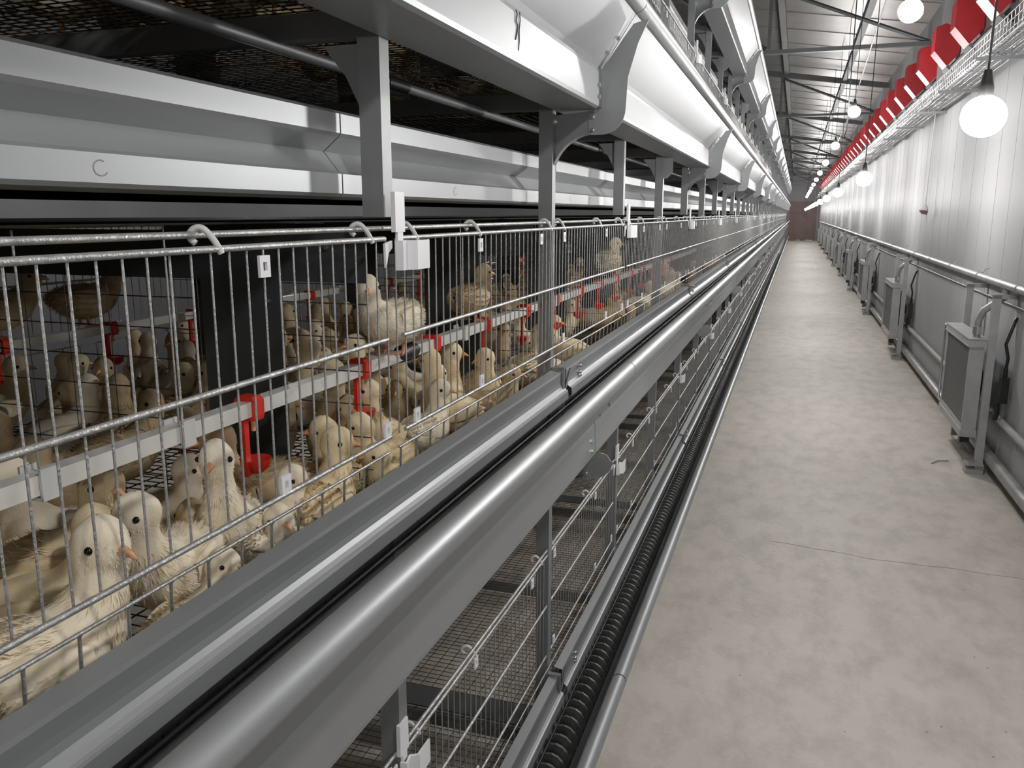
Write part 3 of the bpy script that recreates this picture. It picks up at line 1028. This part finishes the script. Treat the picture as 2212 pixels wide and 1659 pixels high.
# crowd
simp = []
for i, (ps, tn, plm) in enumerate((('stand', -60, 0), ('stand', 50, 1), ('low', 0, 2), ('tall', -30, 0), ('stand', 0, 2), ('low', -60, 0))):
    o = make_chick('chick', ps, tn, PLUM[plm], 30 + i, simple=True); simp.append(o)
used = set()
rnd = random.Random(21)
def free(x, y, d):
    return all((x - a) ** 2 + (y - b) ** 2 > d * d for a, b, s in taken)
BN = {-1: 'first', 0: 'second', 1: 'third', 2: 'fourth', 3: 'fifth', 4: 'sixth', 5: 'seventh', 6: 'eighth', 7: 'ninth'}
def crowd(bay, count, tier, d, lb, xr=(-2.02, -.75)):
    n = 0; tries = 0
    while n < count and tries < 4000:
        tries += 1
        y = Y0 + S * bay + rnd.uniform(.10, S - .06)
        x = xr[1] - (xr[1] - xr[0]) * rnd.random() ** 1.1
        if not free(x, y, d): continue
        i = rnd.randrange(len(simp))
        if i in used: o = dup(simp[i])
        else: o = simp[i]; used.add(i)
        s = rnd.uniform(.82, 1.05)
        o.location = (x, y, tz(tier) + FZ + .003); o.rotation_euler = (0, 0, rnd.uniform(0, 2 * PI)); o.scale = (s,) * 3
        q = (x - xr[0]) / (xr[1] - xr[0])
        dep = 'back' if q < .33 else ('middle' if q < .67 else 'front')
        rz = o.rotation_euler.z % (2 * PI)
        dr_ = ['the aisle', 'away down the row', 'the back', 'the camera'][int((rz + PI / 4) // (PI / 2)) % 4]
        if tier == 1:
            o['label'] = '%s facing %s, %s of %s middle cage bay' % (['pale chick', 'white chick', 'crouching buff chick', 'tall pale chick', 'buff chick', 'crouching pale chick'][i], dr_, dep, lb)
        else:
            o['label'] = '%s chick seen from below facing %s, upper floor, %s' % (['pale', 'white', 'crouching buff', 'tall pale', 'buff', 'crouching pale'][i], dr_, lb)
        o['group'] = o['label']
        taken.append((x, y, s)); n += 1
for bay in range(-1, 8):
    cnt = {-1: 38, 0: 38, 1: 34, 2: 28, 3: 20, 4: 16, 5: 12, 6: 8, 7: 6}[bay]
    crowd(bay, cnt, 1, .10 if bay < 3 else .115, BN[bay])
taken = []
for bay in range(-2, 4):
    crowd(bay, 14 if bay < 2 else 8, 2, .15, '%s bay' % ['left edge', 'first', 'second', 'third', 'fourth', 'fifth'][bay + 2], xr=(-1.8, -.8))
for i, o in enumerate(simp):
    if i not in used: COL.objects.unlink(o)
# litter and down on the upper mesh floor
mb = MB()
rnd2 = random.Random(5)
for _ in range(5200):
    y = rnd2.uniform(-.9, 6.5); x = rnd2.uniform(-2.0, -.70)
    if noise.noise(Vector((x * 3, y * 3, 0))) < -.12: continue
    ln = rnd2.uniform(.012, .04); a = rnd2.gauss(PI / 2, .7); w_ = rnd2.uniform(.002, .007)
    dx, dy = math.cos(a) * ln / 2, math.sin(a) * ln / 2; nx, ny = -math.sin(a) * w_, math.cos(a) * w_
    z = rnd2.uniform(0.001, .012); h = rnd2.uniform(.002, .008)
    mb.add([(x - dx, y - dy, z), (x + nx, y + ny, z + h), (x + dx, y + dy, z), (x - nx, y - ny, z + h * .5), (x, y, z - h * .6)],
           [(0, 1, 4), (1, 2, 4), (2, 3, 4), (3, 0, 4), (0, 3, 2, 1)], 0 if rnd2.random() < .75 else 1)
o = mb.build('litter', [LITTER, PLUM[2]]); o.location = (0, 0, tz(2) + FZ)
tag(o, 'brown litter and shed down caught on the upper mesh floor', 'litter', kind='stuff')
mb = MB()
for _ in range(1500):
    y = rnd2.uniform(.2, 4); x = rnd2.uniform(-2.0, -.68)
    s = rnd2.uniform(.003, .009)
    mb.ball((x, y, s * .5), s, 5, 3, sc=(1, rnd2.uniform(.6, 2), .5))
o = mb.build('droppings', LITTER); o.location = (0, 0, tz(1) - TIER + .065)
o.location = (0, 0, H - .93 + .06)
tag(o, 'dark droppings scattered on the belt under the middle cages', 'droppings', kind='stuff')

# ================================================================ right-hand side
# heating pipes along the wall
def hpipe(name, x, z, r, lb):
    t = empty(name, (x, 0, z), lb, 'pipe')
    part(MB().tube([(0, -2, 0), (0, 56, 0)], r, 14), 'tube', PIPEG, t)
    return t
hpipe('heating_pipe', 1.385, H - .475, .028, 'grey supply pipe running along the wall above the heaters')
hpipe('return_pipe', 1.40, H - 1.69, .042, 'thick grey return pipe running near the floor by the wall')
cl0 = None
n = 0
for y in [3.6 + 1.26 * i for i in range(20)]:
    if cl0 is None:
        cl0 = empty('pipe_clamp', (0, 0, 0), 'x', 'pipe clamp')
        part(MB().tube([(.030 * math.cos(a), 0, .030 * math.sin(a)) for a in [math.radians(q) for q in range(-60, 241, 30)]], .004, 6), 'ring', PIPEG, cl0)
        part(MB().tube([(.02, 0, .022), (.03, 0, .05), (.064, 0, .06)], .004, 6), 'wall_hook', PIPEG, cl0)
        o = cl0
    else: o = dup(cl0)
    o.location = (1.385, y, H - .475)
    if n < 6: o['label'] = '%s ring clamp on the grey supply pipe' % ORD[n]
    else: o['label'] = 'distant ring clamp on the grey supply pipe'; o['group'] = 'distant pipe clamps'
    n += 1
o = MB().tube([(1.43, 2, H - .60), (1.43, 9, H - .615), (1.43, 40, H - .62)], .006, 6).build('wall_cable', PIPEG)
tag(o, 'thin grey cable running along the wall under the supply pipe', 'cable')

def make_heater():
    t = empty('wall_heater', (0, 0, 0), 'x', 'heater')
    # supporting frame legs
    for y in (0, .95):
        part(MB().box((1.30, y - .022, -H + .04), (1.35, y + .022, -.54)), 'frame_post', HEAT, t)
        part(MB().box((1.30, y - .022, -.565), (1.448, y + .022, -.535)), 'top_arm', HEAT, t)
    mb = MB(); mb.box((1.24, -.05, -H), (1.352, .05, -H + .035)); mb.box((1.24, -.05, -H + .06), (1.352, .05, -H + .075)); mb.box((1.30, -.03, -H + .035), (1.36, .03, -H + .06))
    part(mb, 'foot', HEAT, t)
    mb = MB()
    x0, x1, z0, z1 = 1.20, 1.292, -1.50, -.90
    mb.box((x0, .03, z0), (x1, .055, z1)); mb.box((x0, .925, z0), (x1, .95, z1))
    mb.box((x0, .055, z0), (x1, .925, z0 + .03)); mb.box((x0 + .02, .055, z0 + .03), (x1, .925, z1))
    part(mb, 'housing', HEAT, t)
    part(MB().box((x0 + .006, .056, z0 + .031), (x0 + .019, .924, z1 - .001)), 'fins', FIN, t)
    mb = MB(); mb.box((x0 - .012, .02, z1), (x1 + .01, .96, z1 + .05)); mb.box((x0 - .016, .015, z1 - .006), (x1 + .014, .965, z1 + .004)); mb.box((x0 - .016, .015, z1 + .045), (x1 + .014, .965, z1 + .052))
    part(mb, 'top_tank', HEAT, t)
    part(MB().box((x0 - .008, .02, z0 - .05), (x1 + .005, .96, z0)), 'bottom_tank', HEAT, t)
    part(MB().box((x0 + .01, .1, z0 - .11), (x1 - .02, .16, z0 - .05)), 'rubber_block', BLACKP, t)
    hose = part(MB().tube([(1.25, .12, z1 + .05), (1.25, .12, z1 + .11), (1.252, .12, z1 + .17), (1.275, .11, z1 + .24), (1.325, .08, z1 + .29), (1.38, .05, z1 + .34), (1.385, .03, z1 + .40)], .024, 10), 'supply_hose', PIPEG, t)
    part(MB().tube([(1.25, .12, z1 + .075), (1.25, .12, z1 + .125)], .031, 10), 'hose_clamp', ZINC, hose)
    part(MB().tube([(x0 + .01, .95, z1 + .02), (x0 + .01, 1.12, z1 + .02), (x0 + .01, 1.12, z0 - .0), (x0 + .01, .95, z0 - .0)], .009, 6), 'drain_tube', PIPEG, t)
    # fan at the back
    mb = MB()
    mb.tube([(1.33, .30, -1.19), (1.36, .30, -1.19), (1.40, .30, -1.19)], [.075, .075, .06], 16)
    mb.box((1.34, .18, -1.22), (1.39, .24, -1.13))
    fm = part(mb, 'fan_motor', BLACKP, t)
    mb = MB()
    for r in (.10, .15, .20, .245):
        mb.tube([(1.325, .42 + r * math.cos(a), -1.19 + r * math.sin(a)) for a in [2 * PI * i / 28 for i in range(29)]], .004, 5)
    for a in range(0, 360, 30):
        c, s_ = math.cos(math.radians(a)), math.sin(math.radians(a))
        mb.tube([(1.325, .42 + .05 * c, -1.19 + .05 * s_), (1.325, .42 + .245 * c, -1.19 + .245 * s_)], .003, 5)
    part(mb, 'fan_guard', BLACKP, fm)
    # motor and its lead hang at the near side of the frame
    mb = MB()
    mb.box((1.375, -.16, -1.26), (1.425, -.10, -1.08)); mb.tube([(1.40, -.13, -1.08), (1.40, -.13, -1.02)], .014, 8)
    mb.tube([(1.37, -.13, -1.26), (1.375, -.13, -1.33), (1.37, -.12, -1.38)], .016, 8)
    part(mb, 'junction_box', BLACKP, t)
    part(MB().tube([(1.40, -.13, -1.03), (1.405, -.13, -.95), (1.385, -.12, -.86), (1.41, -.12, -.76), (1.43, -.10, -.70), (1.445, -.06, -.69)], .0105, 8), 'power_cord', BLACKP, t)
    return t
he = make_heater()
for k in range(10):
    y = 6.42 + 5.0 * k
    o = he if k == 0 else dup(he)
    o.location = (0, y, H)
    if k < 6: o['label'] = '%s grey radiator heater on a frame by the white wall' % ORD[k]
    else: o['label'] = 'distant grey radiator heater near the end of the wall'; o['group'] = 'distant heaters'
# small offcut of wire on the floor under the heater
o = MB().tube([(1.05, 6.55, .006), (1.10, 6.62, .010), (1.18, 6.66, .006)], .004, 6).build('wire_offcut', PIPEG)
tag(o, 'short bent wire lying on the floor in front of the nearest heater', 'wire')

# cable tray: wire basket on arms
def make_tray():
    L = 3.4
    t = empty('cable_tray', (0, 0, 0), 'x', 'cable tray')
    mb = MB()
    x0, x1 = 1.17, 1.37
    for x, z in ((x0, .03), (x0, .08), (x0, .13), (x0, 0), (x0 + .05, 0), (x0 + .10, 0), (x0 + .15, 0), (x1, 0), (x1, .065), (x1, .13)):
        mb.tube([(x, 0, z), (x, L, z)], .0032, 5, cap=False)
    y = .05
    while y < L:
        mb.tube([(x0, y, .13), (x0, y, 0), (x1, y, 0), (x1, y, .13)], .0032, 5); y += .10
    part(mb, 'wire_basket', ZINC, t)
    mb = MB()
    for i, r in enumerate((.010, .007, .012, .006, .009)):
        x = x0 + .03 + .033 * i
        mb.tube([(x + .01 * math.sin(q * 1.7 + i), L * q / 10, .006 + r) for q in range(11)], r, 6, cap=False)
    part(mb, 'cables', mat('grey_cable', (.34, .34, .35), .5) if 'grey_cable' not in bpy.data.materials else bpy.data.materials['grey_cable'], t)
    for y in (.8, 2.5):
        part(MB().box((1.12, y, -.03), (WX - .006, y + .035, -.006)), 'wall_arm', GALV, t)
    return t
tr = make_tray()
for k in range(17):
    y = 2.7 + 3.4 * k
    o = tr if k == 0 else dup(tr)
    o.location = (0, y, H + 1.085)
    if k < 6: o['label'] = '%s length of wire basket cable tray on the right wall' % ORD[k]
    else: o['label'] = 'distant length of wire basket cable tray on the wall'; o['group'] = 'distant tray lengths'

# red air inlets
def make_inlet():
    t = empty('air_inlet', (0, 0, 0), 'x', 'air inlet')
    poly = [(1.21, 1.84), (1.21, 1.61), (1.335, 1.46), (1.44, 1.58), (1.44, 1.80), (1.30, 1.87)]
    part(MB().prism(poly, 'y', 0, .26), 'hood', INLR, t)
    part(MB().prism([(1.335, 1.455), (1.349, 1.465), (1.449, 1.375), (1.449, 1.345), (1.33, 1.445)], 'y', -.02, .28), 'flap', INLW, t)
    part(MB().prism([(1.449, 1.33), (1.36, 1.44), (1.449, 1.56)], 'y', .28, 1.15), 'sill', INLW, t)
    return t
inl = make_inlet()
for k in range(42):
    y = 7.45 + 1.18 * k
    o = inl if k == 0 else dup(inl)
    o.location = (0, y, H)
    if k < 9: o['label'] = '%s red wedge shaped air inlet high on the right wall' % ORD[k]
    else: o['label'] = 'distant red air inlet in the row high on the wall'; o['group'] = 'distant air inlets'

# hanging temperature probe
t = empty('temperature_probe', (1.36, 10.55, H + .02), 'brown probe hanging on a long cord in front of the white wall', 'probe')
part(MB().tube([(0, 0, .08), (.005, 0, .6), (.012, 0, 1.06)], .006, 6), 'cord', GPLAST, t)
part(MB().tube([(0, 0, .085), (0, 0, .05), (-.01, 0, .02)], [.008, .03, .045], 10), 'shade', GPLAST, t)
part(MB().prism([(-.06, .02), (.03, .015), (.02, -.03), (-.03, -.02)], 'y', -.03, .03), 'sensor', BROWN, t)
part(MB().tube([(.02, 0, -.02), (.02, 0, -.12)], .004, 6), 'loose_end', GPLAST, t)
# slack suspension lines below the roof
o = MB().tube([(.62, 7.2, H + 1.9), (.60, 8.5, H + 1.75), (.55, 11.5, H + 1.25), (.52, 14.0, H + 1.08)], .006, 6).build('hanging_line', PIPEG)
tag(o, 'slack grey line slanting down from the roof to the upper bulbs', 'line')
o = MB().tube([(.45, 10.0, H + 2.4), (.45, 10.0, H + .9), (.43, 10.05, H + .82), (.50, 10.05, H + .80), (.52, 10.0, H + .95)], .006, 6).build('hanging_loop', BLACKP)
tag(o, 'thin black cord with a loop hanging beside the upper bulbs', 'cord')
for nm, P in (('first', [(-.02, 4.64), (.25, 4.60), (.53, 4.55), (.86, 4.55), (1.2, 4.52)]),):
    mb = MB()
    a = [(x, y + .006 * math.sin(x * 23), .0002) for x, y in spline(P, 6)]
    mb.tube(a, .0010, 4)
    ck = mb.build('crack', BELT, bpy.data.objects['floor'])
# scraps by the door
for i, (x, y) in enumerate(((.15, 60.8), (.75, 61.0), (.95, 60.7))):
    mb = MB(); mb.ball((0, 0, .04), .10, 8, 5, sc=(1.5, .8, .4))
    o = mb.build('white_scrap', WPLAST); o.location = (x, y, 0)
    tag(o, 'small white scrap on the floor before the brown door, %s' % ['leftmost', 'middle one', 'rightmost'][i], 'scrap')
